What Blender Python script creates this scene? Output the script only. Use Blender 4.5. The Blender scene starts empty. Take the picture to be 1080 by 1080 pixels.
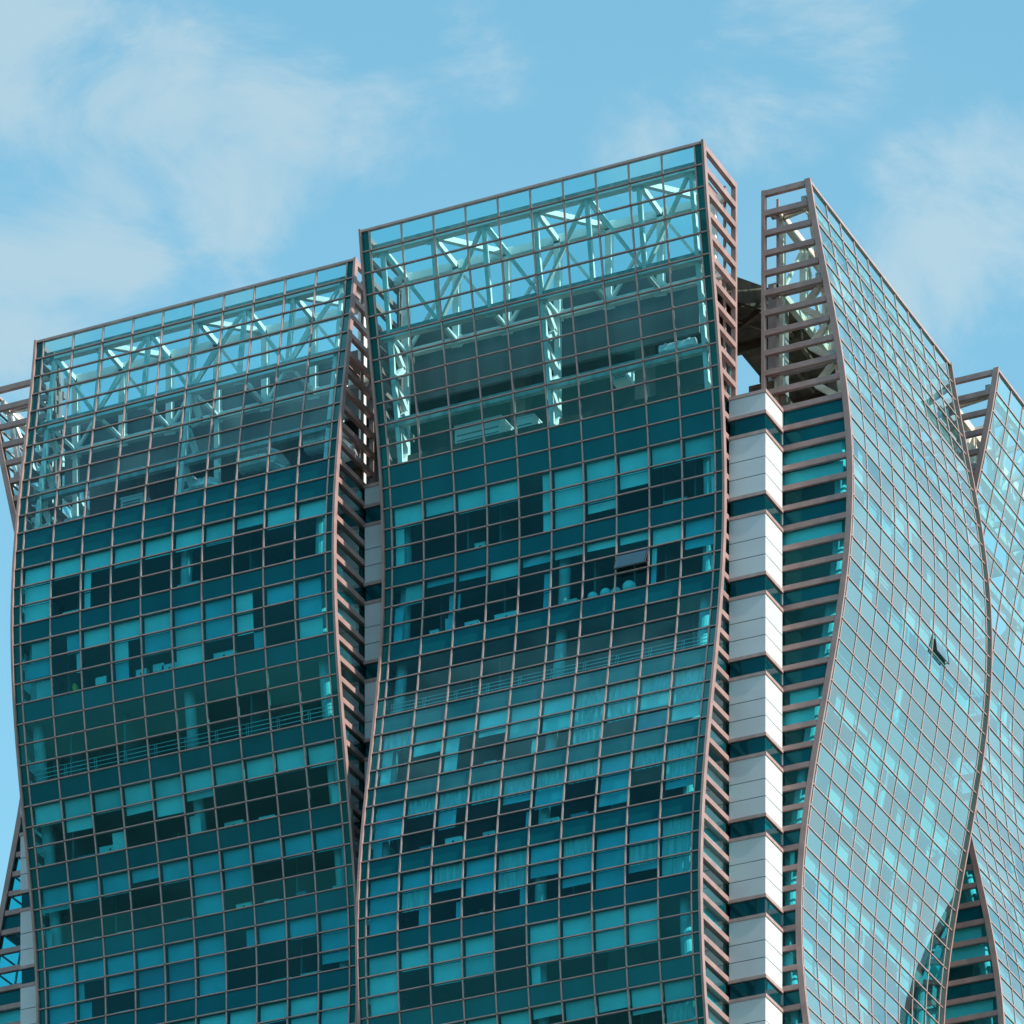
import bpy, math, random
from mathutils import Vector
random.seed(7)
R = math.radians
scene = bpy.context.scene
COL = scene.collection

# ------------------------------------------------------------------ camera
# world axes: x runs along the street front of the building, y runs into the
# block, the corner pier's outer corner stands on x = y = 0.
EYE = 1.7                                  # eye height; heights below are above the eye
cam_d = bpy.data.cameras.new('camera')
cam = bpy.data.objects.new('camera', cam_d)
COL.objects.link(cam)
cam.location = (111.50, -263.67, EYE)
cam.rotation_euler = (R(90), 0, R(25.44))
cam_d.sensor_width = 36
cam_d.lens = 202.67                        # level camera with a rising lens
cam_d.shift_y = 2.789
cam_d.clip_start = 1
cam_d.clip_end = 9000
scene.camera = cam

# ------------------------------------------------------------------ light
SUN_DIR = Vector((0.80, -0.035, 0.58)).normalized()
w = bpy.data.worlds.new('World')
scene.world = w
w.use_nodes = True
nt = w.node_tree
nt.nodes.clear()
N = nt.nodes.new
L = nt.links.new
out = N('ShaderNodeOutputWorld')
bg = N('ShaderNodeBackground')
bg.inputs['Strength'].default_value = 0.15
L(bg.outputs[0], out.inputs[0])
sky = N('ShaderNodeTexSky')
sky.sky_type = 'NISHITA'
sky.sun_disc = False
sky.sun_elevation = math.asin(SUN_DIR.z)
sky.sun_rotation = math.atan2(SUN_DIR.x, SUN_DIR.y)
sky.air_density = 1.0
sky.dust_density = 0.25
sky.ozone_density = 2.0
tint = N('ShaderNodeMix'); tint.data_type = 'RGBA'; tint.blend_type = 'MULTIPLY'
tint.inputs[0].default_value = 1
tint.inputs[7].default_value = (0.80, 1.12, 0.90, 1)
L(sky.outputs[0], tint.inputs[6])
tc = N('ShaderNodeTexCoord')


def cloud_noise(scale, detail, off, rough=.55, dist=.6):
    m = N('ShaderNodeMapping')
    m.inputs['Location'].default_value = off
    m.inputs['Scale'].default_value = (1, 1, 1.7)
    L(tc.outputs['Generated'], m.inputs[0])
    n = N('ShaderNodeTexNoise')
    n.inputs['Scale'].default_value = scale
    n.inputs['Detail'].default_value = detail
    n.inputs['Roughness'].default_value = rough
    n.inputs['Distortion'].default_value = dist
    L(m.outputs[0], n.inputs['Vector'])
    return n.outputs['Fac']


def math_node(op, a, b=None, clamp=False):
    m = N('ShaderNodeMath'); m.operation = op; m.use_clamp = clamp
    for i, v in enumerate((a, b)):
        if v is None:
            continue
        if isinstance(v, (int, float)):
            m.inputs[i].default_value = v
        else:
            L(v, m.inputs[i])
    return m.outputs[0]


def ramp(v, a, b, lo=0., hi=1.):
    m = N('ShaderNodeMapRange'); m.interpolation_type = 'SMOOTHSTEP'
    L(v, m.inputs[0])
    m.inputs[1].default_value = a; m.inputs[2].default_value = b
    m.inputs[3].default_value = lo; m.inputs[4].default_value = hi
    return m.outputs[0]


nrm = N('ShaderNodeVectorMath'); nrm.operation = 'NORMALIZE'
L(tc.outputs['Generated'], nrm.inputs[0])
# cloud banks: azimuth from +y towards +x, elevation, radius (degrees), strength
BANKS = [(-30.33, 29.64, 1.9, 0.95), (-29.11, 29.61, 1.8, 0.95), (-27.89, 29.42, 1.5, 0.90), (-26.85, 29.29, 1.1, 0.70),
         (-28.17, 28.77, 1.8, 0.90), (-29.39, 28.45, 1.7, 0.95), (-30.33, 27.76, 1.6, 0.90), (-27.42, 28.64, 1.2, 0.52),
         (-22.24, 30.18, 1.2, 0.64), (-23.09, 30.13, 0.9, 0.45), (-23.27, 29.50, 1.2, 0.52), (-24.03, 29.22, 0.8, 0.45),
         (-21.02, 28.36, 1.4, 0.85), (-20.41, 28.41, 1.5, 0.85), (-21.49, 28.08, 1.0, 0.70), (-25.82, 30.01, 1.0, 0.41),
         (28, 28, 46, 1.0), (208.5, 50.5, 13, 1.3)]
bank = None
for az, el, rad, amp in BANKS:
    d = N('ShaderNodeVectorMath'); d.operation = 'DISTANCE'
    L(nrm.outputs[0], d.inputs[0])
    d.inputs[1].default_value = (math.sin(R(az)) * math.cos(R(el)), math.cos(R(az)) * math.cos(R(el)), math.sin(R(el)))
    v = ramp(d.outputs['Value'], 0, R(rad), amp, 0)
    bank = v if bank is None else math_node('MAXIMUM', bank, v)
fine = cloud_noise(30, 9, (1.7, 8.4, 3.3), .64, .5)
wide = cloud_noise(3.0, 5, (.3, 5.2, 2.1))
puff = math_node('MULTIPLY', math_node('SUBTRACT', fine, .5), 3.1)
c1 = ramp(math_node('ADD', bank, puff), .15, 1.15, 0, .82)
c1 = math_node('MULTIPLY', c1, ramp(bank, .0, .25))
c2 = math_node('MULTIPLY', ramp(wide, .52, .78), .3)
c2 = math_node('MULTIPLY', c2, ramp(fine, .35, .62))
mask = math_node('MAXIMUM', c1, c2, True)
cmix = N('ShaderNodeMix'); cmix.data_type = 'RGBA'
L(mask, cmix.inputs[0])
L(tint.outputs[2], cmix.inputs[6])
sd = N('ShaderNodeVectorMath'); sd.operation = 'DISTANCE'
L(nrm.outputs[0], sd.inputs[0]); sd.inputs[1].default_value = tuple(SUN_DIR)
lit = N('ShaderNodeVectorMath'); lit.operation = 'SCALE'
lit.inputs[0].default_value = (1.74, 2.40, 2.76)         # clouds brighten towards the sun
# and the one high behind the street, fully sunlit from there, is the brightest
fd = N('ShaderNodeVectorMath'); fd.operation = 'DISTANCE'
L(nrm.outputs[0], fd.inputs[0])
fd.inputs[1].default_value = (math.sin(R(208.5)) * math.cos(R(50.5)), math.cos(R(208.5)) * math.cos(R(50.5)), math.sin(R(50.5)))
L(math_node('MAXIMUM', ramp(sd.outputs['Value'], .75, 1.5, 1.9, 1.0), ramp(fd.outputs['Value'], R(3), R(13), 4.0, 1.0)), lit.inputs['Scale'])
L(lit.outputs[0], cmix.inputs[7])
L(cmix.outputs[2], bg.inputs['Color'])

sun_d = bpy.data.lights.new('sun', 'SUN')
sun_d.energy = 3.6
sun_d.angle = R(0.53)
sun_d.color = (1.0, 0.94, 0.86)
sun = bpy.data.objects.new('sun', sun_d)
COL.objects.link(sun)
sun.location = (60, -20, 260)
sun.rotation_euler = SUN_DIR.to_track_quat('Z', 'Y').to_euler()

scene.view_settings.view_transform = 'Standard'
scene.view_settings.look = 'None'
scene.view_settings.gamma = 1
scene.view_settings.exposure = 0.9
scene.cycles.max_bounces = 10
scene.cycles.diffuse_bounces = 4
scene.cycles.glossy_bounces = 4
scene.cycles.transparent_max_bounces = 24
scene.cycles.caustics_reflective = False
scene.cycles.caustics_refractive = False


# ------------------------------------------------------------------ materials
def new_mat(name):
    m = bpy.data.materials.new(name)
    m.use_nodes = True
    m.node_tree.nodes.clear()
    return m


def solid(name, col, rough=.5, metal=0., var=.12, scale=1.5, spec=.5, stretch=(1, 1, 1), bump=0., col2=None):
    """One material colour with a soft weathering pattern laid over it in object space."""
    m = new_mat(name); t = m.node_tree; n = t.nodes.new; l = t.links.new
    o = n('ShaderNodeOutputMaterial'); p = n('ShaderNodeBsdfPrincipled')
    l(p.outputs[0], o.inputs[0])
    g = n('ShaderNodeNewGeometry'); mp = n('ShaderNodeMapping')
    mp.inputs['Scale'].default_value = stretch
    l(g.outputs['Position'], mp.inputs[0])
    nz = n('ShaderNodeTexNoise'); nz.inputs['Scale'].default_value = scale; nz.inputs['Detail'].default_value = 6
    l(mp.outputs[0], nz.inputs['Vector'])
    cr = n('ShaderNodeValToRGB')
    a = [c * (1 - var) for c in col] if col2 is None else col2
    b = [min(1, c * (1 + var)) for c in col]
    cr.color_ramp.elements[0].position = .3; cr.color_ramp.elements[1].position = .7
    cr.color_ramp.elements[0].color = (*a, 1); cr.color_ramp.elements[1].color = (*b, 1)
    l(nz.outputs['Fac'], cr.inputs[0]); l(cr.outputs[0], p.inputs['Base Color'])
    p.inputs['Roughness'].default_value = rough
    p.inputs['Metallic'].default_value = metal
    p.inputs['Specular IOR Level'].default_value = spec
    if bump:
        bp = n('ShaderNodeBump'); bp.inputs['Strength'].default_value = bump; bp.inputs['Distance'].default_value = .02
        l(nz.outputs['Fac'], bp.inputs['Height']); l(bp.outputs[0], p.inputs['Normal'])
    return m


FACE = (.18, .86, .93); EDGE = (.84, .94, .91)


def coat(n, l, base, refl_face, refl_edge, f0, f1):
    """Mirror coating of the curtain wall over whatever shader lies beneath."""
    lw = n('ShaderNodeLayerWeight'); lw.inputs[0].default_value = .5
    gl = n('ShaderNodeBsdfGlossy'); gl.inputs['Roughness'].default_value = .012
    mr = n('ShaderNodeMapRange'); mr.inputs[1].default_value = .24; mr.inputs[2].default_value = .48
    l(lw.outputs['Facing'], mr.inputs[0])
    cm = n('ShaderNodeMix'); cm.data_type = 'RGBA'
    cm.inputs[6].default_value = (*refl_face, 1); cm.inputs[7].default_value = (*refl_edge, 1)
    l(mr.outputs[0], cm.inputs[0]); l(cm.outputs[2], gl.inputs[0])
    pw = n('ShaderNodeMapRange'); pw.interpolation_type = 'SMOOTHSTEP'
    pw.inputs[1].default_value = .22; pw.inputs[2].default_value = .85
    pw.inputs[3].default_value = f0; pw.inputs[4].default_value = f1
    l(lw.outputs['Facing'], pw.inputs[0])
    mx = n('ShaderNodeMixShader')
    l(pw.outputs[0], mx.inputs[0]); l(base, mx.inputs[1]); l(gl.outputs[0], mx.inputs[2])
    return mx.outputs[0]


def glass(name, trans, refl_face, refl_edge, f0, f1, dust=.05):
    """Coated curtain-wall glass: tinted see-through, mirror reflection that grows towards grazing, thin dust."""
    m = new_mat(name); t = m.node_tree; n = t.nodes.new; l = t.links.new
    o = n('ShaderNodeOutputMaterial')
    tr = n('ShaderNodeBsdfTransparent'); tr.inputs[0].default_value = (*trans, 1)
    mx = coat(n, l, tr.outputs[0], refl_face, refl_edge, f0, f1)
    g = n('ShaderNodeNewGeometry')
    mp = n('ShaderNodeMapping'); mp.inputs['Scale'].default_value = (1, 1, .35)
    l(g.outputs['Position'], mp.inputs[0])
    nz = n('ShaderNodeTexNoise'); nz.inputs['Scale'].default_value = .9; nz.inputs['Detail'].default_value = 8
    nz.inputs['Roughness'].default_value = .65
    l(mp.outputs[0], nz.inputs['Vector'])
    dr = n('ShaderNodeMapRange'); dr.inputs[1].default_value = .42; dr.inputs[2].default_value = .75
    dr.inputs[3].default_value = dust * .25; dr.inputs[4].default_value = dust
    l(nz.outputs['Fac'], dr.inputs[0])
    df = n('ShaderNodeBsdfDiffuse'); df.inputs[0].default_value = (.20, .32, .33, 1)
    m2 = n('ShaderNodeMixShader'); l(dr.outputs[0], m2.inputs[0]); l(mx, m2.inputs[1]); l(df.outputs[0], m2.inputs[2])
    l(m2.outputs[0], o.inputs[0])
    return m




def spandrel_mat(name, col):
    m = solid(name, col, rough=.6, var=.16, scale=.55, stretch=(1, 1, .5), spec=0)
    t = m.node_tree
    p = [x for x in t.nodes if x.type == 'BSDF_PRINCIPLED'][0]
    o = [x for x in t.nodes if x.type == 'OUTPUT_MATERIAL'][0]
    t.links.new(coat(t.nodes.new, t.links.new, p.outputs[0], FACE, EDGE, .032, .64), o.inputs[0])
    return m


M = {}
M['glass'] = glass('teal_glass', (.25, .83, .89), FACE, EDGE, .032, .64, .035)
M['clear'] = glass('clear_crown_glass', (.45, .84, .88), FACE, EDGE, .032, .64, .03)
M['sash'] = glass('open_sash_glass', (.12, .4, .45), (.7, .85, .92), (.80, .97, .98), .22, .7, .06)
M['spandrel'] = spandrel_mat('dark_teal_spandrel', (.003, .078, .096))
M['end'] = spandrel_mat('dark_green_end_glass', (.004, .075, .072))
M['frame'] = solid('rose_grey_aluminium', (.40, .265, .24), .5, .1, .14, 2.2)
M['plate'] = solid('rusty_cover_plate', (.26, .12, .095), .6, .1, .3, 3)
M['fin'] = solid('rose_grey_cladding', (.33, .205, .185), .5, .1, .16, 1.4)
M['white'] = solid('white_cladding_panel', (.535, .54, .545), .45, 0, .07, .6, stretch=(.6, .6, 1.3))
M['joint'] = solid('dark_joint', (.05, .055, .06), .8)
M['darkglass'] = spandrel_mat('dark_band_glass', (.003, .05, .062))
M['steel'] = solid('white_painted_steel', (.80, .79, .75), .45, 0, .06, 1.2)
M['cream'] = solid('cream_painted_steel', (.72, .58, .47), .5, 0, .14, 1.6)
M['chord'] = solid('grey_painted_steel', (.36, .37, .36), .5, 0, .3, 2.4, stretch=(1, 1, .5))
M['conc'] = solid('stained_concrete', (.14, .16, .17), .85, 0, .25, .8, stretch=(1, 1, .15), bump=.2)
M['brown'] = solid('rusty_brown_soffit', (.12, .062, .038), .85, 0, .7, 1.1, bump=.3)
M['soffit'] = solid('grey_soffit', (.13, .145, .155), .8, 0, .2, .7)
M['rust'] = solid('rusted_pipe', (.20, .10, .06), .7, .2, .4, 3)
M['slab'] = solid('slab_concrete', (.34, .34, .33), .85)
M['ceil'] = solid('ceiling_tile', (.26, .27, .27), .8, 0, .05)
M['wall'] = solid('office_partition', (.19, .20, .20), .8, 0, .2, .4)
M['column'] = solid('white_column', (.50, .51, .50), .6, 0, .05)
M['blind'] = solid('pale_blind_cloth', (.80, .80, .76), .85, 0, .12, .5, stretch=(1, 1, 1))
M['blindc'] = solid('worn_grey_blind_cloth', (.56, .58, .56), .85, 0, .2, .5)
M['blinds'] = solid('sand_blind_cloth', (.40, .36, .34), .85, 0, .2, .5)
M['blindm'] = solid('blue_blind_cloth', (.22, .50, .56), .85, 0, .2, .5)
M['blindb'] = solid('grey_blue_blind_cloth', (.14, .27, .33), .85, 0, .10, .6)
M['curtain'] = solid('gathered_curtain', (.56, .57, .55), .9, 0, .25, 2.2, stretch=(3.5, 3.5, .25))
M['rail'] = solid('steel_rail', (.62, .63, .62), .4, .4)
M['duct'] = solid('galvanised_duct', (.72, .73, .72), .35, .6, .08, 2)
M['box'] = solid('pale_card', (.75, .70, .62), .8, 0, .15, 3)
M['pale'] = solid('pale_plastic', (.78, .79, .77), .5, 0, .05)
M['dark'] = solid('dark_plastic', (.03, .032, .035), .5)
M['yellow'] = solid('yellow_paper', (.90, .42, .05), .7, 0, .25, 4)
M['leaf'] = solid('houseplant_leaf', (.06, .11, .035), .6, 0, .4, 8)
M['louvre'] = solid('plant_louvre', (.20, .22, .22), .5, .3)
M['added_hill'] = solid('haze_paled_hill', (.20, .25, .25), .95, 0, .3, .03)  # distance haze is put into this pale base colour
M['ground'] = solid('paving', (.12, .118, .112), .85, 0, .2, .08)


# ------------------------------------------------------------------ mesh helpers
class MB:
    """Collects faces (heights measured above the eye) and links them as one mesh object."""

    def __init__(self):
        self.v = []; self.f = []; self.m = []

    def quad(self, a, b, c, d, mi=0):
        i = len(self.v)
        self.v += [tuple(a), tuple(b), tuple(c), tuple(d)]
        self.f.append((i, i + 1, i + 2, i + 3)); self.m.append(mi)

    def hexa(self, p, mi=0):
        """p: four lower corners in order, then the four upper ones."""
        i = len(self.v)
        self.v += [tuple(q) for q in p]
        for f in ((3, 2, 1, 0), (4, 5, 6, 7), (0, 1, 5, 4), (1, 2, 6, 5), (2, 3, 7, 6), (3, 0, 4, 7)):
            self.f.append(tuple(i + k for k in f)); self.m.append(mi)

    def box(self, x0, x1, y0, y1, z0, z1, mi=0):
        self.hexa([(x0, y0, z0), (x1, y0, z0), (x1, y1, z0), (x0, y1, z0),
                   (x0, y0, z1), (x1, y0, z1), (x1, y1, z1), (x0, y1, z1)], mi)

    def beam(self, a, b, wd, ht, mi=0):
        a = Vector(a); b = Vector(b); d = (b - a).normalized()
        up = Vector((0, 0, 1)) if abs(d.z) < .95 else Vector((0, 1, 0))
        s = d.cross(up).normalized() * wd / 2
        u = s.cross(d).normalized() * ht / 2
        self.hexa([a - s - u, a + s - u, b + s - u, b - s - u, a - s + u, a + s + u, b + s + u, b - s + u], mi)

    def ring(self, rings, mi=0, cap=True):
        n = len(rings[0]); i = len(self.v)
        for r in rings:
            self.v += [tuple(p) for p in r]
        for k in range(len(rings) - 1):
            for j in range(n):
                q = (j + 1) % n
                self.f.append((i + k * n + j, i + k * n + q, i + (k + 1) * n + q, i + (k + 1) * n + j)); self.m.append(mi)
        if cap:
            self.f.append(tuple(i + j for j in reversed(range(n)))); self.m.append(mi)
            e = i + (len(rings) - 1) * n
            self.f.append(tuple(e + j for j in range(n))); self.m.append(mi)

    def tube(self, pts, rad, n=12, mi=0):
        rings = []
        for k, p in enumerate(pts):
            p = Vector(p)
            d = (Vector(pts[min(k + 1, len(pts) - 1)]) - Vector(pts[max(k - 1, 0)])).normalized()
            up = Vector((0, 0, 1)) if abs(d.z) < .9 else Vector((1, 0, 0))
            s = d.cross(up).normalized(); u = s.cross(d)
            rr = rad[k] if isinstance(rad, (list, tuple)) else rad
            rings.append([p + (s * math.cos(2 * math.pi * j / n) + u * math.sin(2 * math.pi * j / n)) * rr for j in range(n)])
        self.ring(rings, mi)

    def ball(self, c, r, sz=1., n=16, mi=0):
        rings = []
        for k in range(1, 10):
            a = math.pi * k / 10
            rings.append([(c[0] + r * math.sin(a) * math.cos(2 * math.pi * j / n), c[1] + r * math.sin(a) * math.sin(2 * math.pi * j / n),
                           c[2] - r * sz * math.cos(a)) for j in range(n)])
        self.ring(rings, mi)


def wpos(o):
    p = Vector(o.location)
    while o.parent:
        o = o.parent
        p += Vector(o.location)
    return p


def build(name, mb, mats, parent=None, origin=None, smooth=False):
    if not isinstance(mats, (list, tuple)):
        mats = [mats]
    org = Vector(origin) + Vector((0, 0, EYE)) if origin is not None else (wpos(parent) if parent else Vector((0, 0, 0)))
    me = bpy.data.meshes.new(name)
    me.from_pydata([(x - org.x, y - org.y, z + EYE - org.z) for x, y, z in mb.v], [], mb.f)
    for m in mats:
        me.materials.append(m)
    if any(mb.m):
        me.polygons.foreach_set('material_index', mb.m)
    if smooth:
        me.polygons.foreach_set('use_smooth', [True] * len(me.polygons))
    o = bpy.data.objects.new(name, me)
    COL.objects.link(o)
    o.location = org
    if parent:
        o.parent = parent
        o.location = org - wpos(parent)
    return o


def tag(o, label=None, cat=None, group=None, kind=None):
    for k, v in (('label', label), ('category', cat), ('group', group), ('kind', kind)):
        if v:
            o[k] = v
    return o


# ------------------------------------------------------------------ ground
g = MB(); g.quad((-4000, -4000, -EYE), (4000, -4000, -EYE), (4000, 4000, -EYE), (-4000, 4000, -EYE))
tag(build('ground', g, M['ground']), kind='structure')

# added out-of-view ridge: keeps bright horizon haze out of the lower glass reflections
hm = MB()
rh = random.Random(2)
ph = [rh.uniform(0, 6.28) for _ in range(8)]
nA, nR = 120, 7
for i in range(nA + 1):
    a = R(60 + 300 * i / nA)
    crest = 350 + 42 * math.sin(5 * a + ph[0]) + 24 * math.sin(11 * a + ph[1]) + 12 * math.sin(23 * a + ph[2])
    for j in range(nR):
        t = j / (nR - 1)
        d = 900 + 900 * t
        hm.v.append((math.sin(a) * d + 60, math.cos(a) * d - 100, -EYE - 1 + crest * math.sin(t * math.pi / 2 * 1.0) * (1 + .08 * math.sin(9 * t + 17 * a + ph[3]))))
for i in range(nA):
    for j in range(nR - 1):
        k = i * nR + j
        hm.f.append((k, k + nR, k + nR + 1, k + 1)); hm.m.append(0)
tag(build('added_hills', hm, M['added_hill'], smooth=True), kind='structure')

# ------------------------------------------------------------------ the building
bld = bpy.data.objects.new('office_building', None)
COL.objects.link(bld)
bld.location = (-20, 20, 0)
tag(bld, 'tall office building with wavy teal glass walls, white corner piers and open steel roof crowns', 'office building')

HT = 158.93                               # top of the glass walls
BOT = -EYE + 4.93                         # glass starts above the ground floor
NROW = int(HT - BOT)
ROOF = HT - 11                            # roof deck behind the crowns
VIEW_ROW = 49                             # rows below this one lie under the picture


def wave(mean, amp, mid, per):
    return lambda h: mean + amp * math.cos(2 * math.pi * (h - mid) / per)


WAVE_IN = wave(2.0, -1.5, 143.0, 41.0)
WAVE_OUT = wave(2.03, 1.35, 142.8, 40.5)
WAVE_RIGHT = wave(2.26, 1.38, 143.5, 42.5)
WAVE_FAR = wave(2.3, -1.5, 143.0, 41.0)

U_PIER = -1.965; U_ML = -20.94; U_LR = -22.29; U_LL = -41.17; U_CORNER = -42.66
V_PIER = 2.162; V_NR = 21.75; V_FL = 23.2; V_FR = 42.2


class Screen:
    def __init__(self, face, a, b, wav, label):
        self.face = face; self.a = a; self.W = b - a; self.d = wav; self.label = label
        self.s = [0, .5] + [.5 + (self.W - 1) * i / 10 for i in range(1, 11)] + [self.W]

    def P(self, s, wd, h):
        if self.face == 'front':
            return (self.a + s, -wd, h)
        if self.face == 'right':
            return (wd, self.a + s, h)
        return (U_CORNER - wd, self.a + s, h)

    def hexa(self, mb, s0, s1, w0, w1, h0, h1, mi=0, wb=None):
        """box in face space; wb = (w0, w1) of the top edge when it leans."""
        t0, t1 = wb or (w0, w1)
        mb.hexa([self.P(s0, w0, h0), self.P(s1, w0, h0), self.P(s1, w1, h0), self.P(s0, w1, h0),
                 self.P(s0, t0, h1), self.P(s1, t0, h1), self.P(s1, t1, h1), self.P(s0, t1, h1)], mi)


S_LEFT = Screen('front', U_LL, U_LR, WAVE_OUT, 'left wavy glass wall, bulging at mid height below an open crown')
S_MID = Screen('front', U_ML, U_PIER, WAVE_IN, 'central wavy glass wall, its crown leaning out and its waist drawn in')
S_RIGHT = Screen('right', V_PIER, V_NR, WAVE_RIGHT, 'pale sky-reflecting wavy glass wall right of the white corner pier')
S_FAR = Screen('right', V_FL, V_FR, WAVE_FAR, 'pale wavy glass wall at the far right edge')
S_SIDE = Screen('left', V_PIER, V_NR, WAVE_IN, 'wavy glass wall on the far left side, seen edge on')
SCREENS = [S_LEFT, S_MID, S_RIGHT, S_FAR, S_SIDE]


def is_spandrel(k):
    return k in (11, 12) or (k >= 12 and k % 4 == 0)


def proj(p):
    """Where a point falls in the photograph; only used to rank panes by size."""
    c = math.cos(R(25.44)); s = math.sin(R(25.44))
    x = p[0] - cam.location.x; y = p[1] - cam.location.y
    X = x * c + y * s; Y = -x * s + y * c
    return 540 + 6080 * X / Y, 3552 - 6080 * p[2] / Y


def area(c):
    q = [proj(p) for p in c]
    if not any(0 < x < 1080 and 0 < y < 1080 for x, y in q):
        return 0
    return abs(sum(q[i][0] * q[(i + 1) % 4][1] - q[(i + 1) % 4][0] * q[i][1] for i in range(4))) / 2


# what hangs behind the panes: fraction of the pane hidden by a blind from the
# top, or ('L', f) / ('R', f) for a blind drawn over one side, 'c' a curtain,
# 'd' a grey-blue blind
def L_(f): return ('L', f)
def R_(f): return ('R', f)


BL_LEFT = {
    13: [1, 1, 1, 1, 1, 1, 1, .55, 1, .9],
    14: [1, 0, L_(.25), .06, 0, 0, .05, 0, 0, R_(.14)],
    15: [1, 0, L_(.22), 0, 0, 0, 0, 0, 0, R_(.14)],
    17: [R_(.72), R_(.52), .95, 1, 1, 1, 1, L_(.6), .95, L_(.8)],
    18: [.82, R_(.2), 0, L_(.5), 1, 1, 1, L_(.58), 0, L_(.82)],
    19: [R_(.6), 0, 0, L_(.48), 0, 1, 0, R_(.42), 0, L_(.82)],
    25: [1, 1, 1, 1, 1, 1, 1, 1, 1, 1],
    26: [0, .55, 0, .35, .75, .3, 0, 0, 0, R_(.12)],
    27: [0, 0, R_(.5), 0, 0, L_(.4), 0, 0, 0, R_(.3)],
    29: [1, 1, 1, .62, 1, 1, 1, 1, 1, 1],
    30: [.15, 0, 0, 0, 0, 1, .95, 0, 0, R_(.12)],
    31: [L_(.2), 0, 0, 0, 0, 1, 0, 0, 0, 0],
    33: [1, 1, 1, 1, 1, 1, R_(.35), .85, 1, 1],
    34: [1, L_(.2), .75, 'd', 'd', 1, 0, 0, 0, 1],
    35: [1, L_(.45), 0, 'd', 'd', 1, 0, 0, 0, .5],
    37: [1, .9, 1, 1, 'c', 1, 1, 1, 1, 1],
    38: [1, 1, 0, 1, 1, 1, .5, 0, 1, 1],
    39: [1, 1, 0, 0, 1, 1, 0, 0, .7, 1],
}
BL_MID = {
    13: [1, .75, 1, 1, R_(.3), 1, 1, 1, 1, 1],
    14: [L_(.3), 0, 0, 0, R_(.3), 1, 1, .62, 0, R_(.14)],
    15: [L_(.3), 0, 0, 0, R_(.3), .9, .45, 0, 0, R_(.14)],
    17: [R_(.65), .32, .35, .75, .42, .42, .38, .42, .9, .95],
    18: [L_(.3), R_(.2), L_(.08), 0, R_(.25), 0, 0, 'open', L_(.16), .45],
    19: [L_(.3), R_(.22), 0, 0, R_(.25), 0, 0, 0, L_(.18), R_(.1)],
    25: ['c', .85, 1, 1, 1, 1, 'c', 'c', 'c', 'c'],
    26: [L_(.35), .6, L_(.45), .25, .75, .9, 'c', 'c', .7, 'c'],
    27: [L_(.35), 0, L_(.45), 0, R_(.2), 0, 'c', 0, 'd', .7],
    29: [1, 'c', 'c', 'c', 'c', 'c', 'c', 1, 'c', 'c'],
    30: [1, 0, L_(.6), 0, .35, 1, 0, 1, 0, 'c'],
    31: [L_(.3), 0, 0, 0, R_(.15), 0, 0, .6, 0, .4],
    33: [1, 1, 'c', 1, 'c', 1, 'c', 1, 1, 'c'],
    34: [1, 'c', .3, .85, 'c', .6, .95, 1, 'c', 'c'],
    35: [1, R_(.4), R_(.22), 0, R_(.25), 0, .45, 1, .35, 'c'],
    37: [1, 1, 1, 1, 0, 1, 1, 1, 1, 0],
    38: [1, 0, 1, 1, 0, 1, 1, 1, 1, 0],
    39: [1, 0, 0, 0, 0, L_(.3), 0, 0, 0, 0],
    41: [1, 1, 1, 1, 1, .5, .9, .8, .9, .9],
    42: [1, 0, 1, 1, .4, 0, 0, 0, .2, 'c'],
}


def random_blinds(rows, seed, p):
    rn = random.Random(seed)
    t = {}
    for k in rows:
        if is_spandrel(k) or k < 13 or 21 <= k <= 23:
            continue
        row = []
        for c in range(10):
            r = rn.random()
            q = p * (1.5 if k % 4 == 1 else .75)
            row.append(1 if r < q else rn.choice([.3, .5, .7, L_(.3), R_(.35)]) if r < q + .22 else 0)
        t[k] = row
    return t


for t, s in ((BL_LEFT, 3), (BL_MID, 4)):
    for k, row in random_blinds(range(37, VIEW_ROW), s, .55).items():
        t.setdefault(k, row)
BLINDS = {S_LEFT: BL_LEFT, S_MID: BL_MID, S_RIGHT: random_blinds(range(13, VIEW_ROW), 11, .30),
          S_FAR: random_blinds(range(13, VIEW_ROW), 12, .30), S_SIDE: {}}

panes = []          # (area, screen, kind, corners)


def pane_corners(sc, k, c, lean=0.):
    h1 = HT - k; h0 = HT - k - 1
    s0 = sc.s[c]; s1 = sc.s[c + 1]
    j = [random.uniform(-.0045, .0045) for _ in range(3)]
    return [sc.P(s0, sc.d(h0) + j[0], h0), sc.P(s1, sc.d(h0) + j[1], h0),
            sc.P(s1, sc.d(h1) + j[2], h1), sc.P(s0, sc.d(h1) + j[0] - j[1] + j[2], h1)]


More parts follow.
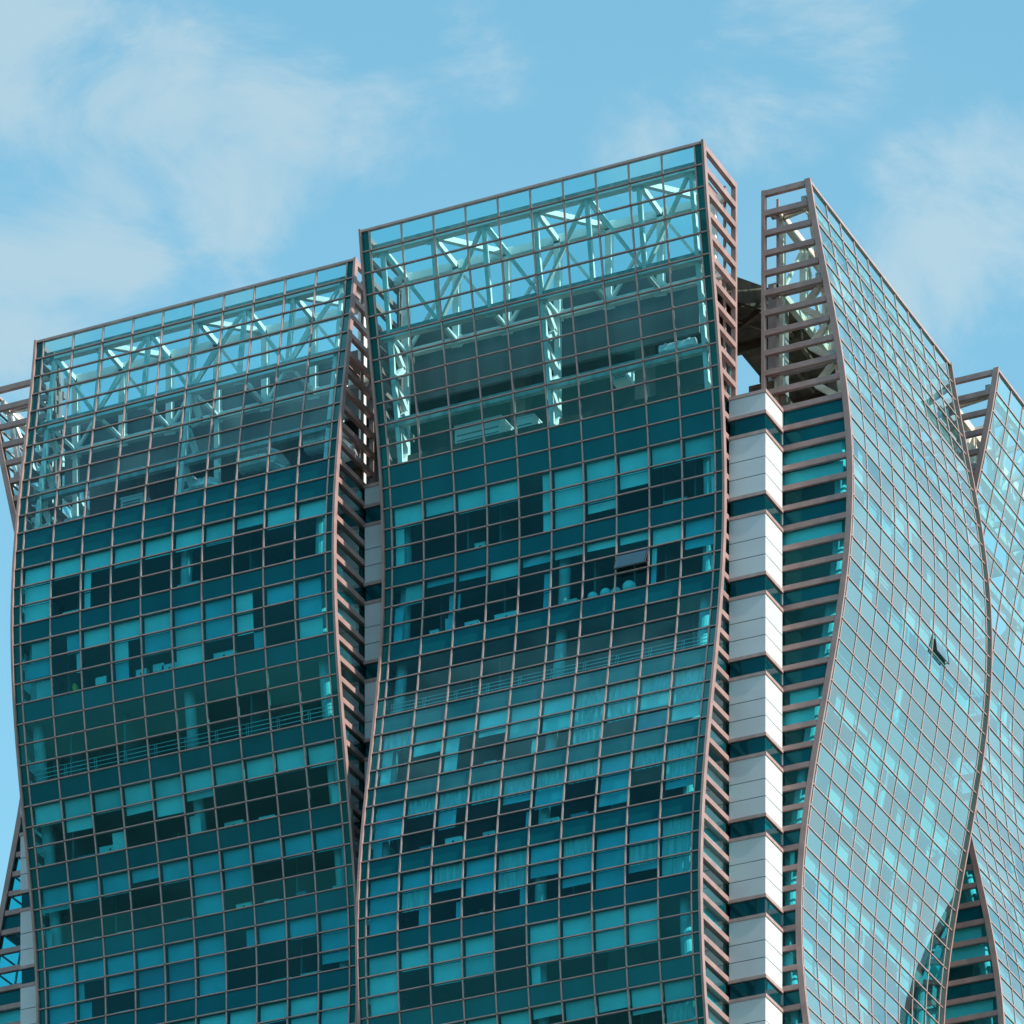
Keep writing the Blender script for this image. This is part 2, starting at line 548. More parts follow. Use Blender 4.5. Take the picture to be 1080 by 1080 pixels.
WALL = {}
OPEN = {(S_MID, 18, 8), (S_RIGHT, 18, 7)}
for sc in SCREENS:
    grid = MB()
    hs = [HT - k for k in range(NROW + 1)]
    mo, to = (.055, .085) if sc.face == 'front' else (.028, .045)
    for s in sc.s[1:-1]:
        grid.ring([[sc.P(s - .038, sc.d(h) - .07, h), sc.P(s + .038, sc.d(h) - .07, h),
                    sc.P(s + .038, sc.d(h) + mo, h), sc.P(s - .038, sc.d(h) + mo, h)] for h in hs])
    for k in range(1, NROW + 1):
        h = HT - k
        sc.hexa(grid, .09, sc.W - .09, sc.d(h) - .06, sc.d(h) + to, h - .026, h + .026)
    sc.hexa(grid, 0, sc.W, sc.d(HT) - .10, sc.d(HT) + .10, HT - .08, HT + .03)
    for k in range(1, VIEW_ROW):            # cover plates where the bars cross
        for s in sc.s[1:-1]:
            h = HT - k + random.uniform(-.006, .006)
            sc.hexa(grid, s - .042, s + .042, sc.d(h) - .02, sc.d(h) + to + .004, h - .034, h + .034, 1)
    wall = build('curtain_wall', grid, [M['frame'], M['plate']], bld)
    tag(wall, sc.label)
    WALL[sc] = wall
    edge = MB()
    for s in (0, sc.W):
        q = .09 if s == 0 else -.09
        a, b = sorted((s - q * .4, s + q))
        edge.ring([[sc.P(a, sc.d(h) - .16, h), sc.P(b, sc.d(h) - .16, h), sc.P(b, sc.d(h) + .15, h), sc.P(a, sc.d(h) + .15, h)]
                   for h in [HT + .06] + hs[1:]])
    build('edge_fin', edge, M['fin'], wall)
    for k in range(NROW):
        for c in range(12):
            cc = pane_corners(sc, k, c)
            kind = 'end_panel' if c in (0, 11) else 'spandrel_panel' if is_spandrel(k) else 'window_pane'
            if (sc, k, c) in OPEN:
                kind = 'open'
            panes.append((area(cc), sc, kind, cc, k, c))

MATK = {'window_pane': 'glass', 'spandrel_panel': 'spandrel', 'end_panel': 'end'}
for kind in ('window_pane', 'spandrel_panel', 'end_panel'):
    lst = sorted([p for p in panes if p[2] == kind], key=lambda p: -p[0])
    for a, sc, _, cc, k, c in lst[:100]:
        mb = MB(); mb.quad(*cc)
        build(kind, mb, M['clear' if kind == 'window_pane' and k < 11 else MATK[kind]], WALL[sc], origin=cc[0])
    for sc in SCREENS:
        rest = MB()
        for p in lst[100:]:
            if p[1] is sc:
                rest.quad(*p[3], 1 if kind == 'window_pane' and p[4] < 11 else 0)
        if rest.f:
            tag(build(kind, rest, [M[MATK[kind]], M['clear']] if kind == 'window_pane' else M[MATK[kind]], WALL[sc]), kind='stuff')
# the two windows that stand open: the pane swings out at its foot
for a, sc, kind, cc, k, c in panes:
    if kind != 'open':
        continue
    s0 = sc.s[c] + .06; s1 = sc.s[c + 1] - .06
    h1 = HT - k - .05; d1 = sc.d(h1) + .05
    ang = R(24 if sc is S_MID else 8)
    h0 = h1 - .9 * math.cos(ang); d0 = d1 + .9 * math.sin(ang)
    mb = MB()
    mb.quad(sc.P(s0, d0, h0), sc.P(s1, d0, h0), sc.P(s1, d1, h1), sc.P(s0, d1, h1))
    sash = build('window_sash', mb, M['sash' if sc is S_MID else 'glass'], WALL[sc], origin=sc.P(s0, d1, h1))
    tag(sash, 'window pane swung open at its foot')
    fr = MB()
    for p, q in (((s0, d0, h0), (s1, d0, h0)), ((s0, d1, h1), (s1, d1, h1)), ((s0, d0, h0), (s0, d1, h1)), ((s1, d0, h0), (s1, d1, h1))):
        fr.beam(sc.P(*p), sc.P(*q), .06 if sc is S_MID else .035, .06 if sc is S_MID else .035)
    for s in (s0, s1):
        fr.beam(sc.P(s, d0, h0 + .1), sc.P(s, sc.d(h0), h0 + .05), .03, .03)
    for e in range(len(fr.v)):
        pass
    build('sash_frame', fr, M['dark'], WALL[sc], origin=sc.P(s0, d1, h1))

# blinds
blinds = []
for sc in SCREENS:
    for k, row in BLINDS[sc].items():
        for c, b in enumerate(row):
            if b == 0 or b == 'open':
                continue
            s0 = sc.s[c + 1] + .09; s1 = sc.s[c + 2] - .09
            top = HT - k - .02; bot = HT - k - .98
            mat = 'blindm' if sc in (S_LEFT, S_MID) and (k // 4 in (7, 8) or (k // 4 == 4 and random.random() < .5)) else 'blind'
            if mat == 'blind' and sc in (S_LEFT, S_MID):
                mat = random.choice(('blind', 'blind', 'blind', 'blindc'))
            if b == 'c':
                mat = 'curtain'
            elif b == 'd':
                mat = 'blindb'
            elif isinstance(b, tuple):
                if b[0] == 'L':
                    s1 = s0 + (s1 - s0) * b[1]
                else:
                    s0 = s1 - (s1 - s0) * b[1]
            elif b < 1:
                bot = top - .96 * b
            if sc.face == 'right' and mat == 'blind':
                mat = 'blinds'
            dx = .2 + random.uniform(-.03, .05)
            mb = MB()
            nseg = 9 if mat == 'curtain' else 1
            for i in range(nseg):
                a0 = s0 + (s1 - s0) * i / nseg; a1 = s0 + (s1 - s0) * (i + 1) / nseg
                z0 = (.05 if i % 2 else 0) if nseg > 1 else 0
                z1 = (0 if i % 2 else .05) if nseg > 1 else 0
                sl = random.uniform(-.03, .03) if nseg == 1 and isinstance(b, float) and b < 1 else 0
                mb.quad(sc.P(a0, sc.d(bot) - dx - z0, bot), sc.P(a1, sc.d(bot) - dx - z1, bot + sl),
                        sc.P(a1, sc.d(top) - dx - z1, top), sc.P(a0, sc.d(top) - dx - z0, top))
            blinds.append((area(mb.v[:4]) * nseg, sc, mb, mat))
blinds.sort(key=lambda b: -b[0])
rest = {}
for i, (a, sc, mb, mat) in enumerate(blinds):
    if i < 100:
        build('window_blind', mb, M[mat], WALL[sc], origin=mb.v[0])
    else:
        r = rest.setdefault(sc, MB())
        mi = ('blind', 'curtain', 'blindb', 'blindm', 'blinds', 'blindc').index(mat)
        for f in mb.f:
            r.quad(*[mb.v[j] for j in f], mi)
for sc, r in rest.items():
    tag(build('window_blind', r, [M['blind'], M['curtain'], M['blindb'], M['blindm'], M['blinds'], M['blindc']], WALL[sc]), kind='stuff')

# railings of the open refuge floor
for sc in SCREENS[:4]:
    r = MB()
    hb = HT - 24
    for z in (.22, .42, .62, .82):
        d = sc.d(hb + z) - .42
        r.beam(sc.P(.6, d, hb + z), sc.P(sc.W - .6, d, hb + z), .03, .03)
    for s in sc.s[1:-1]:
        for e in (.16, .28):
            r.beam(sc.P(s + e, sc.d(hb) - .42, hb), sc.P(s + e, sc.d(hb + .84) - .42, hb + .84), .025, .025)
    build('railing', r, M['rail'], WALL[sc])


# ------------------------------------------------------------------ side returns
def side_return(sc, end, w_in, label=None):
    """The wall that closes one end of a glass wall: horizontal fins, open round the crown, glazed below."""
    s = 0 if end == 0 else sc.W
    o = -1 if end == 0 else 1            # outward along s

    fins = MB()
    for k in range(0, NROW + 1):
        h = HT - k
        tall = .26
        d = min(sc.d(h), sc.d(h - tall)) - .17
        a, b = sorted((s - o * .01, s - o * .24))
        sc.hexa(fins, a, b, w_in, d, h - tall + .02, h + .02)
        if k in (1, 5, 9):               # edge beams of the crown, set back from the fins
            a, b = sorted((s - o * .75, s - o * 1.0))
            sc.hexa(fins, a, b, w_in, d - .1, h + .02, h + .36)
    a, b = sorted((s - o * .006, s - o * .26))
    sc.hexa(fins, a, b, w_in - .2, w_in, BOT, HT + .04)
    a, b = sorted((s - o * .30, s - o * .42))
    # slim posts behind the fins
    for t in (.42,):
        sc.hexa(fins, a, b, w_in + .5, w_in + .62, BOT, HT - .4)
    part = build('side_return', fins, M['fin'], bld)
    if label:
        tag(part, label)
    gl = MB(); sp = MB(); bl = MB()
    e = s - o * .16
    for k in range(11, NROW):
        h1 = HT - k - .2; h0 = HT - k - .94
        d0 = sc.d(h0) - .15; d1 = sc.d(h1) - .15
        cc = [sc.P(e, w_in, h0), sc.P(e, d0, h0), sc.P(e, d1, h1), sc.P(e, w_in, h1)]
        (sp if is_spandrel(k) else gl).quad(*cc)
        if k < VIEW_ROW and not is_spandrel(k) and not 21 <= k <= 23 and k % 4 in (1, 2) and random.random() < .75:
            x = s - o * .4
            m0 = w_in + .3 + random.choice((0, .5, .9)); m1 = min(d0, d1) - .35
            if m1 > m0 + .1:
                bl.quad(sc.P(x, m0, h0), sc.P(x, m1, h0), sc.P(x, m1, h1), sc.P(x, m0, h1))
    tag(build('window_pane', gl, M['glass'], part), kind='stuff')
    tag(build('spandrel_panel', sp, M['spandrel'], part), kind='stuff')
    if bl.f:
        tag(build('window_blind', bl, M['blind'], part), kind='stuff')
    return part


side_return(S_MID, 1, -.85, 'narrow sunlit side wall of rose-grey fins beside the white corner pier')
side_return(S_RIGHT, 0, -.95, 'side wall of rose-grey fins, an open ladder at the top, right of the corner pier')
side_return(S_LEFT, 1, -1.0, 'shaded side wall of fins in the slot between the two front glass walls')
side_return(S_MID, 0, -1.0)
side_return(S_LEFT, 0, -1.0)
side_return(S_FAR, 0, -.95, 'side wall of fins between the two pale glass walls')
side_return(S_RIGHT, 1, -.95)
side_return(S_FAR, 1, -.95)
side_return(S_SIDE, 0, -.95, 'side wall of fins at the far left edge')
side_return(S_SIDE, 1, -.95)


# ------------------------------------------------------------------ white piers
def pier(x0, x1, y0, y1, label):
    top = 147.77
    prof = []                              # (height, inset) down the shaft
    mats = []
    bands = []; trims = [(top - .14, top + .02)]
    hb = 146.62
    cur = top - .1

    def run(h0, h1, inset, mi):
        prof.append((h0, inset)); prof.append((h1, inset)); mats.extend([mi, mi])
    while hb > BOT - 4:
        a = hb + .1
        js = [cur - 1.2, cur - 2.06] if cur - a > 2.5 else []
        t = cur
        for j in js:
            run(t, j + .017, 0, 0); run(j + .016, j - .016, .03, 1); t = j - .017
        run(t, a, 0, 0)
        run(a - .001, hb - .93, .12, 1)
        trims.append((hb - .02, hb + .14)); trims.append((hb - .98, hb - .82))
        bands.append(hb)
        cur = hb - .94
        hb -= 4
    run(cur, -EYE, 0, 0)
    body = MB()
    n = len(prof)
    for h, i in prof:
        body.v += [(x0 + i, y0 + i, h), (x1 - i, y0 + i, h), (x1 - i, y1 - i, h), (x0 + i, y1 - i, h)]
    for k in range(n - 1):
        for j in range(4):
            q = (j + 1) % 4
            body.f.append((4 * k + j, 4 * k + 4 + j, 4 * k + 4 + q, 4 * k + q)); body.m.append(mats[k])
    body.f.append((3, 2, 1, 0)); body.m.append(0)
    p = build('corner_pier', body, [M['white'], M['joint']], bld)
    tag(p, label)
    for i, hb in enumerate(bands[:10]):
        m = MB()
        e = .045
        m.box(x0 + e, x1 - e, y0 + e, y1 - e, hb - .82, hb - .02)
        build('glass_band', m, M['darkglass'], p, origin=(x0, y0, hb - .82))
    for a, b in trims[:21]:
        m = MB()
        m.box(x0 - .05, x1 + .05, y0 - .05, y1 + .05, a, b)
        build('trim', m, M['frame'], p, origin=(x0, y0, a))


pier(U_PIER + .006, 0, 0, V_PIER - .006, 'white clad corner pier with dark glass bands, sunlit on its right face')
pier(U_LR + .006, U_ML - .006, 0, 2.0, 'shaded white pier deep in the slot between the front glass walls')
pier(U_CORNER, U_LL - .006, 0, V_PIER - .006, 'white pier at the far left corner')
pier(-2.0, 0, V_NR + .006, V_FL - .006, 'white pier between the two pale glass walls')

# ------------------------------------------------------------------ inside: slabs, core, columns
floors = [ROOF - 1 - 4 * j for j in range(0, 37)]      # tops of the spandrel rows 12, 16, 20 ...
for j, h in enumerate(floors):
    if h < 4:
        continue
    sl = MB()
    t, b = h - .12, h - .86
    if j == 0:
        t = ROOF - .05
    for mi, (z0, z1) in enumerate(((b, t), (b - .06, b - .002))):
        sl.box(U_CORNER, 0, V_PIER, 43, z0, z1, mi)
        for sc in SCREENS:
            d = min(sc.d(t), sc.d(b)) - .32
            w0 = -V_PIER + .003 if sc.face == 'front' else .003
            sc.hexa(sl, .28, sc.W - .28, w0, d, z0, z1, mi)
    build('floor_slab', sl, [M['slab'], M['ceil']], bld)

core = MB()
core.box(-37, -6.5, 8.0, 37, -EYE, ROOF - .06)
core.box(U_CORNER + .3, -.3, 42.3, 43.2, -EYE, ROOF)
build('core_wall', core, M['wall'], bld)
# office partitions, each floor its own mix
pt = MB()
rn = random.Random(5)
for h in floors[:12]:
    for sc in SCREENS[:4]:
        for s in [sc.s[i] for i in range(2, 11)]:
            if rn.random() < .28:
                sc.hexa(pt, s - .05, s + .05, -V_PIER - 3.6, sc.d(h) - 1.2 - rn.random(), h - 4 + .0, h - 1.0)
build('partition_wall', pt, M['wall'], bld)

for sc in SCREENS[:4]:
    for s in (.85, 9.85, sc.W - 1.2):      # they lean with the glass
        c = MB()
        hs = [ROOF - .1 - 2 * i for i in range(int((ROOF - 4) / 2))]
        c.tube([sc.P(s, sc.d(h) - .85, h) for h in hs], .30, 14)
        build('column', c, M['column'], bld)

# ------------------------------------------------------------------ roof
deck = MB()
for sc in SCREENS:
    # upstand along the roof edge behind each crown
    sc.hexa(deck, .3, sc.W - .3, -.3, -.05, ROOF - .04, ROOF + .9)
deck.box(-2.35, -.95, 3.4, 3.7, ROOF - .04, ROOF + 2.1)
build('parapet', deck, M['brown'], bld)

pent = MB()
pent.box(-42, -10, 6.2, 36, ROOF - .04, 155.496)
pent.box(-10, -4.7, 6.2, 6.6, ROOF - .04, 155.496)
ph = build('roof_penthouse', pent, M['conc'], bld)
lv = MB()
for i in range(11):                        # louvred openings of the plant rooms
    z = ROOF + .5 + i * .28
    lv.box(-17.6, -10.2, 6.04, 6.19, z, z + .16)
for x in (-17.7, -15.2, -12.7, -10.25):
    lv.box(x, x + .14, 6.0, 6.19, ROOF + .3, ROOF + 3.7)
build('plant_louvre', lv, M['louvre'], ph)

ring = MB()
RO = [(-41.3, 2.15), (-4.5, 2.15), (-1.75, 6.6), (-1.75, 38), (-5.6, 38), (-5.6, 7.8), (-5.8, 6.75), (-41.3, 6.75)]
i0 = len(ring.v)
z0, z1 = 155.5, 156.1
cells = [(0, 1, 6, 7), (1, 2, 5, 6), (2, 3, 4, 5)]
for z in (z0, z1):
    ring.v += [(x, y, z) for x, y in RO]
for c in cells:
    ring.f.append(tuple(reversed(c))); ring.m.append(0)
    ring.f.append(tuple(8 + q for q in c)); ring.m.append(0)
for q in range(8):
    p = (q + 1) % 8
    ring.f.append((q, p, 8 + p, 8 + q)); ring.m.append(0)
ring.m[0] = ring.m[1] = 1; ring.m[6] = 1
rg = build('roof_canopy', ring, [M['brown'], M['soffit']], bld)
fa = MB()
fa.box(-41.25, -4.55, 2.2, 2.42, 152.7, z0 - .003)
build('fascia_wall', fa, M['conc'], rg)


def rib(*args):
    m = MB()
    m.box(*args) if len(args) == 6 else m.beam(*args)
    build('canopy_rib', m, M['brown'], rg, origin=m.v[0])


for y in [9 + 3.2 * i for i in range(9)]:
    rib(-5.5, -1.85, y, y + .3, z0 - .45, z0 - .003)
for x in [-40 + 3.4 * i for i in range(11)]:
    rib(x, x + .3, 2.44, 6.0, z0 - .45, z0 - .003)
rib((-3.6, 5.0, z0 - .24), (-5.9, 6.6, z0 - .24), .3, .42)
for x, y in ((-1.72, 4.4), (-2.4, 14), (-2.4, 24), (-2.4, 34), (-9, 4.2), (-16, 4.2), (-23, 4.2), (-30, 4.2), (-38, 4.2)):
    cl = MB()
    cl.box(x, x + .82, y, y + .75, ROOF - .04, z0 - .003)
    build('canopy_post', cl, M['fin'], rg, origin=(x, y, ROOF))


def pipe(pts, r):
    m = MB(); m.tube(pts, r, 10)
    build('roof_pipe', m, M['rust'], rg, origin=pts[0])


pipe([(-4.6, 3.2, 155.2), (-2.3, 6.8, 155.2), (-2.3, 12, 155.2)], .13)
pipe([(-5.0, 4.4, 154.9), (-3.2, 7.2, 154.9), (-3.2, 14, 154.9)], .09)
for q in range(4):
    rib((-4.4 + .62 * q, 2.45 + q * 1.0, z0 - .62), (-5.5, 4.2 + q * 1.0, z0 - .62), .16, .3)
rib((-4.45, 2.3, z0 - .33), (-1.9, 6.45, z0 - .33), .14, .62)


def crown(sc, label=None, paint='steel'):
    """Box truss that carries the free-standing top of a glass wall."""
    t = MB()
    bays = 6
    S = [.95 + (sc.W - 1.9) * i / bays for i in range(bays + 1)]
    ht, hb = 158.12, 154.12
    wt = sc.d(ht) - .48; wb = sc.d(hb) - .48
    wu = wt - 2.75 if sc.face == 'front' and sc is S_MID else -.45 if sc.face != 'front' and sc.d(ht) < 2 else wt - 2.2
    T = [sc.P(s, wt, ht) for s in S]; B = [sc.P(s, wb, hb) for s in S]
    U = [sc.P(s, wu, ht - .2) for s in S]; D = [sc.P(s, wu, hb) for s in S]
    e0, e1 = .3, sc.W - .3
    for wd, h, mi in ((wt, ht, 1), (wb, hb, 1)):
        sc.hexa(t, e0, e1, wd - .12, wd + .14, h - .06, h + .24, mi)      # web
        sc.hexa(t, e0, e1, wd - .2, wd + .2, h - .2, h - .062, 0)          # lower flange
    sc.hexa(t, e0, e1, wu - .17, wu + .17, ht - .40, ht - .02, 0)
    sc.hexa(t, e0, e1, wu - .15, wu + .15, hb - .16, hb + .16, 0)
    h8 = HT - 8.85
    w8 = sc.d(h8) - .5
    sc.hexa(t, e0, e1, w8 - .14, w8 + .14, h8 - .2, h8 + .22, 1)
    for i in range(bays + 1):
        t.beam(T[i], U[i], .2, .26)
        t.beam(B[i], D[i], .2, .26)
        t.beam(U[i], D[i], .34, .34)
        t.beam(T[i], B[i], .2, .24)
        if i % 2 == 0:
            for j in (i - 1, i + 1):
                if 0 <= j <= bays:
                    t.beam(T[i], B[j], .17, .17)
        if i % 2 == 1 and i < bays:
            t.beam(T[i], U[i + 1], .26, .26)
        if i < bays:
            a, b = (i, i + 1) if i % 2 else (i + 1, i)
            t.beam(U[a], D[b], .15, .15)
            pass
        # the truss stands on posts from the roof deck
        if i % 3 == 0:
            x, y, _ = D[i]
            t.beam((x, y, ROOF), (x, y, hb - .1), .28, .28)
    for nodes, z in ((T, -.2), (U, 0), (B, 0), (D, 0)):         # gusset plates
        for x, y, h in nodes:
            a = .3
            t.beam((x - (a if sc.face == 'front' else .03), y - (.03 if sc.face == 'front' else a), h + z * .4),
                   (x + (a if sc.face == 'front' else .03), y + (.03 if sc.face == 'front' else a), h + z * .4), .05, .62)
    part = build('roof_truss', t, [M[paint], M['chord']], bld)
    if label:
        tag(part, label)
    for i in (0, 3, 6):
        lad = MB()
        s = S[i]
        levels = [hb - 1.0 * q for q in range(0, 7)]
        fr = [sc.P(s, sc.d(h) - .5, h) for h in levels]
        bk = [sc.P(s, max(sc.d(h) - 1.75, wu * .5 - .3), h) for h in levels]
        for q in range(len(levels) - 1):
            lad.beam(fr[q], fr[q + 1], .22, .26)
            if q % 2 == 0:
                lad.beam(fr[q], bk[q + 1], .26, .28)
            else:
                lad.beam(bk[q], fr[q + 1], .26, .28)
        build('truss_ladder', lad, M[paint], part)


crown(S_MID, 'white steel box truss behind the central glass crown')
crown(S_LEFT, 'white steel box truss behind the left glass crown')
crown(S_RIGHT, 'cream steel box truss inside the right open crown', 'cream'); crown(S_FAR, None, 'cream'); crown(S_SIDE)

# ------------------------------------------------------------------ things behind the glass
PLANT = 'ducts and units behind the crown glass'


def duct(sc, s0, s1, h, rad, label, bend=True):
    d = MB()
    wd = sc.d(h) - 1.4
    pts = [sc.P(s0 + (s1 - s0) * i / 6, wd, h) for i in range(7)]
    if bend:
        p = pts[-1]
        pts += [sc.P(s1 + .35, wd - .15, h - .12), sc.P(s1 + .55, wd - .5, h - .4), sc.P(s1 + .6, wd - .8, h - .9)]
    d.tube(pts, rad, 18)
    for i in (1, 3, 5):
        p = Vector(pts[i]); q = (Vector(pts[i + 1]) - p).normalized() * .05
        d.tube([p - q, p + q], rad + .035, 18)
    o = build('ventilation_duct', d, M['duct'], origin=sc.P((s0 + s1) / 2, wd, h - rad))
    tag(o, label, 'duct', PLANT)


duct(S_LEFT, 12.4, 13.9, ROOF + 1.75, .55, 'fat silver duct with a downward elbow behind the left glass crown')
duct(S_LEFT, 16.2, 17.6, ROOF + 1.95, .52, 'silver duct at the right end of the left glass crown')
duct(S_LEFT, 2.2, 3.3, ROOF + .55, .42, 'low silver duct at the left end of the left glass crown')
duct(S_LEFT, 9.6, 10.6, ROOF + 1.1, .34, 'thin silver duct stub in the middle of the left glass crown')
duct(S_MID, 15.3, 17.2, ROOF + 2.9, .33, 'silver duct high at the right end of the central glass crown', False)


def unit(sc, s, wd, h, a, b, c, label, mat='pale'):
    m = MB()
    sc.hexa(m, s, s + a, wd - b, wd, h, h + c)
    sc.hexa(m, s - .04, s + a + .04, wd - b - .04, wd + .04, h + c + .002, h + c + .07)
    for i in range(5):
        z = h + c * (.18 + .14 * i)
        sc.hexa(m, s + .12, s + a - .12, wd + .002, wd + .03, z, z + .05, 1)
    o = build('plant_unit', m, [M[mat], M['louvre']], origin=sc.P(s + a / 2, wd - b / 2, h))
    tag(o, label, 'machine', PLANT)


unit(S_LEFT, 4.9, .6, ROOF + .9, 1.3, 1.2, .95, 'white boxy plant unit behind the left glass crown')
unit(S_LEFT, 8.2, .4, ROOF + 1.6, .9, 1.0, .6, 'small grey plant unit near the middle of the left glass crown', 'duct')
unit(S_MID, 3.6, -.4, ROOF + .02, 2.6, 1.4, 1.9, 'large pale plant unit at the lower left of the central crown', 'pale')
unit(S_MID, 7.0, -.3, ROOF + .02, 1.1, 1.1, 1.5, 'narrow pale plant unit beside the larger one in the central crown', 'pale')
unit(S_MID, 12.6, .1, ROOF + 2.0, .9, .8, .7, 'small white plant unit right of the middle of the central crown')


def on_sill(sc, k, c, f):
    """A spot on the sill at the foot of row k, column c (1 to 10), fraction f across."""
    h = HT - k - .92
    s = sc.s[c] + (sc.s[c + 1] - sc.s[c]) * f
    return s, sc.d(h) - .5, h


def sill_table(sc, k, c0, c1):
    pass


def carton(sc, k, c, f, a, b, label, mat='box', group='boxes on the office sills'):
    b *= 1.3
    s, wd, h = on_sill(sc, k, c, f)
    m = MB()
    sc.hexa(m, s - a / 2, s + a / 2, wd - .35, wd, h, h + b)
    for e in (-1, 1):
        sc.hexa(m, s - a / 2 - .015 if e < 0 else s + .012, s - .012 if e < 0 else s + a / 2 + .015, wd - .36, wd + .012, h + b + .002, h + b + .03)
    sc.hexa(m, s - .06, s + .06, wd + .002, wd + .01, h + b * .55, h + b * .72, 1)
    o = build('storage_box', m, [M[mat], M['dark']], origin=sc.P(s, wd - .17, h))
    tag(o, label, 'box', group)


carton(S_MID, 15, 3, .62, .6, .34, 'pale box on the sill in the top office floor of the central wall')
carton(S_MID, 19, 2, .72, .42, .62, 'tall pale box on the sill beside a half-drawn curtain, central wall')
carton(S_MID, 19, 2, .25, .5, .3, 'low rounded-looking pale box left of the tall box, central wall', 'pale')
carton(S_MID, 19, 4, .52, 1.35, .34, 'long low white desk screen on the sill of the central wall', 'pale')
carton(S_LEFT, 15, 4, .6, 1.0, .14, 'flat pale box on the top office floor of the left wall', 'pale')
carton(S_LEFT, 15, 9, .75, .5, .2, 'small pale box near the right end of the left wall, top office floor')
carton(S_LEFT, 15, 7, .4, .9, .12, 'flat stack of papers box right of the middle of the left wall', 'pale')
carton(S_LEFT, 19, 4, .78, .6, .42, 'white box at the foot of a drawn blind in the left wall', 'pale')
carton(S_LEFT, 19, 5, .72, .9, .38, 'wide white desk box near the centre of the left wall', 'pale')
carton(S_LEFT, 19, 7, .5, 1.2, .36, 'long white desk box right of the tall column in the left wall', 'pale')
carton(S_LEFT, 27, 3, .3, 1.3, .4, 'pale desk box with a small plant beside it in the left wall', 'pale')
carton(S_LEFT, 31, 7, .5, .9, .3, 'brownish box low in the left wall below a drawn blind')
carton(S_LEFT, 31, 8, .4, .8, .2, 'flat box low in the left wall, right of the brownish box', 'pale')
carton(S_MID, 31, 3, .5, .9, .35, 'desk box low in the central wall under a square blind', 'pale')

for sc, k, c, f, r, lab in ((S_MID, 19, 8, .32, .36, 'big pale ball on the sill under the open window'),
                            (S_MID, 19, 7, .92, .26, 'small pale ball left of the big ball on the sill'),
                            (S_MID, 19, 7, .6, .3, 'middle one of the pale balls in a row on the sill'),
                            (S_MID, 19, 7, .2, .28, 'leftmost pale ball of the row on the sill')):
    s, wd, h = on_sill(sc, k, c, f)
    p = sc.P(s, wd, h + r * .9)
    m = MB(); m.ball(p, r, .9); m.tube([(p[0], p[1], h), (p[0], p[1], h + .08)], r * .4, 12)
    tag(build('ball', m, M['pale'], origin=(p[0], p[1], h), smooth=True), lab, 'ball', 'balls on the sill')

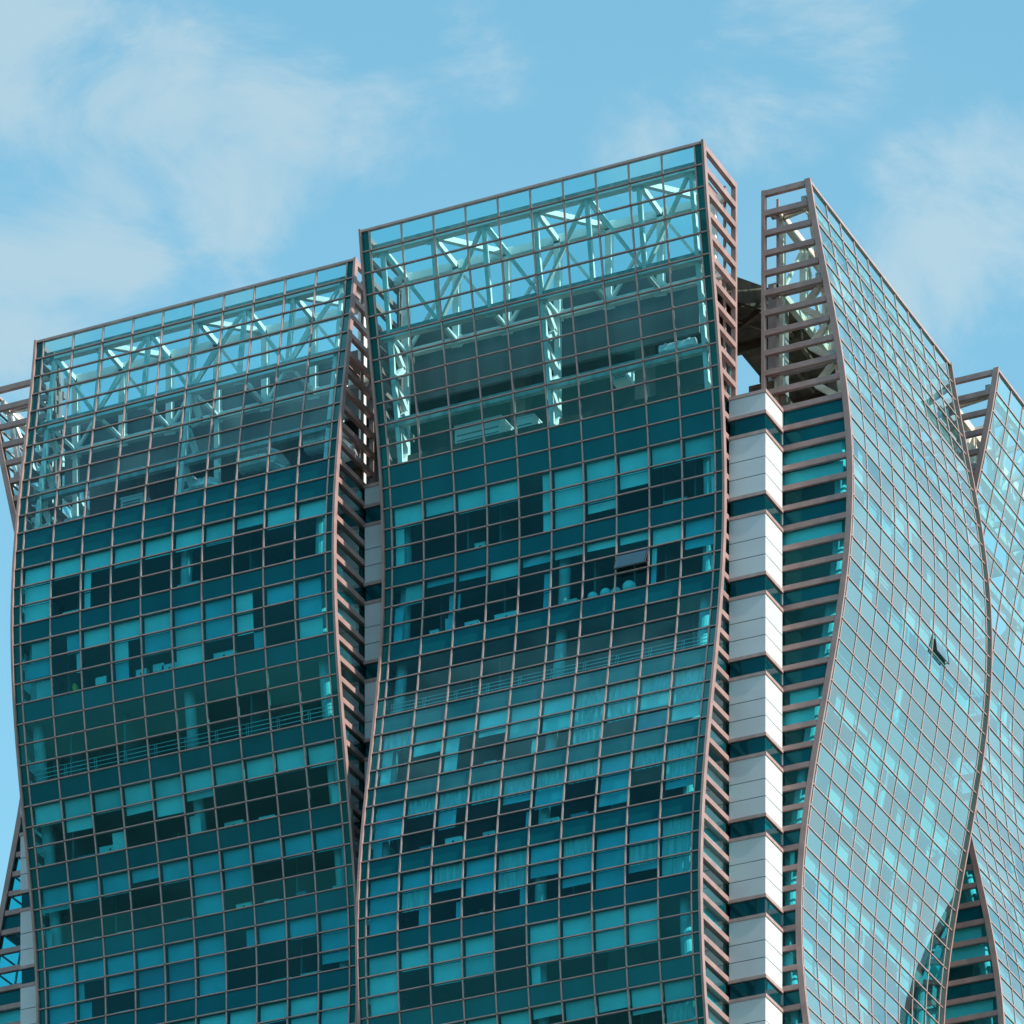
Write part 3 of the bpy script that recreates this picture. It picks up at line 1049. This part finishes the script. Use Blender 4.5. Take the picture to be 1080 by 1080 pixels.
# monitors and a potted plant on desks
for sc, k, c, f, lab in ((S_LEFT, 19, 3, .45, 'dark computer screen on a desk in the left wall, left of a drawn blind'),
                         (S_LEFT, 19, 5, .35, 'dark computer screen near the centre of the left wall')):
    s, wd, h = on_sill(sc, k, c, f)
    m = MB()
    sc.hexa(m, s - .32, s + .32, wd - .05, wd, h + .28, h + .66)
    sc.hexa(m, s - .04, s + .04, wd - .06, wd - .01, h + .03, h + .278)
    sc.hexa(m, s - .16, s + .16, wd - .14, wd + .06, h, h + .028)
    tag(build('monitor', m, M['pale'], origin=sc.P(s, wd, h)), lab, 'monitor', 'monitors in the offices')
for sc, k, c, f, lab in ((S_LEFT, 27, 3, .72, 'small dark leafy plant beside the pale desk box, left wall'),
                         (S_LEFT, 27, 5, .6, 'pale bushy pot plant on the sill of the left wall'),
                         (S_MID, 35, 4, .5, 'small bushy pot plant on the sill low in the central wall')):
    s, wd, h = on_sill(sc, k, c, f)
    x, y, _ = sc.P(s, wd, h)
    po = MB(); po.tube([(x, y, h), (x, y, h + .2)], [.1, .14], 14)
    root = build('potted_plant', po, M['pale'], origin=(x, y, h))
    tag(root, lab, 'plant', 'pot plants on the sills')
    lf = MB(); q = random.Random(k * 10 + c)
    for i in range(60):
        a = q.uniform(0, 6.28); e = q.uniform(.1, 1.4); l_ = q.uniform(.15, .36)
        d = Vector((math.cos(a) * math.cos(e), math.sin(a) * math.cos(e), math.sin(e)))
        sd = d.cross(Vector((0, 0, 1))).normalized() * .035
        b = Vector((x, y, h + .2)); mid = b + d * l_ * .6; tip = b + d * l_ - Vector((0, 0, .05))
        lf.quad(b, mid - sd, tip, mid + sd)
    build('foliage', lf, M['leaf'], root)
s, wd, h = on_sill(S_LEFT, 19, 2, .62)
m = MB()
a = Vector(S_LEFT.P(s - .12, wd, h + .62)); b = Vector(S_LEFT.P(s + .1, wd + .05, h))
m.tube([a, a.lerp(b, .3), a.lerp(b, .6), b], [.06, .16, .15, .09], 12)
tag(build('rolled_banner', m, M['yellow'], origin=S_LEFT.P(s, wd, h)), 'yellow roll leaning by a half-drawn blind in the left wall', 'roll')

# more of the clutter that lines the sills, one pane each
ORD = 'first second third fourth fifth sixth seventh eighth ninth tenth'.split()
FLOOR = {15: 'top floor', 19: 'floor above railings', 27: 'floor below railings', 31: 'second below railings', 35: 'third below railings'}
TAKEN = {(S_MID, 15, 3), (S_MID, 19, 2), (S_MID, 19, 4), (S_MID, 19, 7), (S_MID, 19, 8), (S_LEFT, 15, 4), (S_LEFT, 15, 9), (S_LEFT, 15, 7),
         (S_LEFT, 19, 4), (S_LEFT, 19, 5), (S_LEFT, 19, 7), (S_LEFT, 19, 2), (S_LEFT, 19, 3), (S_LEFT, 27, 3), (S_LEFT, 27, 5), (S_LEFT, 31, 7),
         (S_LEFT, 31, 8), (S_MID, 31, 3), (S_MID, 35, 4)}
rc = random.Random(21)
for sc, wall_name in ((S_LEFT, 'left wall'), (S_MID, 'central wall')):
    for k in FLOOR:
        for c in range(1, 11):
            b = BLINDS[sc][k][c - 1]
            if b != 0 or (sc, k, c) in TAKEN or rc.random() > .62:
                continue
            wide = rc.uniform(.45, 1.3)
            carton(sc, k, c, rc.uniform(.35, .65), wide, rc.uniform(.12, .34),
                   '%s pale box on sill, %s pane from left, %s, %s' % ('wide' if wide > .85 else 'small', ORD[c - 1], FLOOR[k], wall_name),
                   rc.choice(('box', 'pale', 'blindc', 'blindb')))
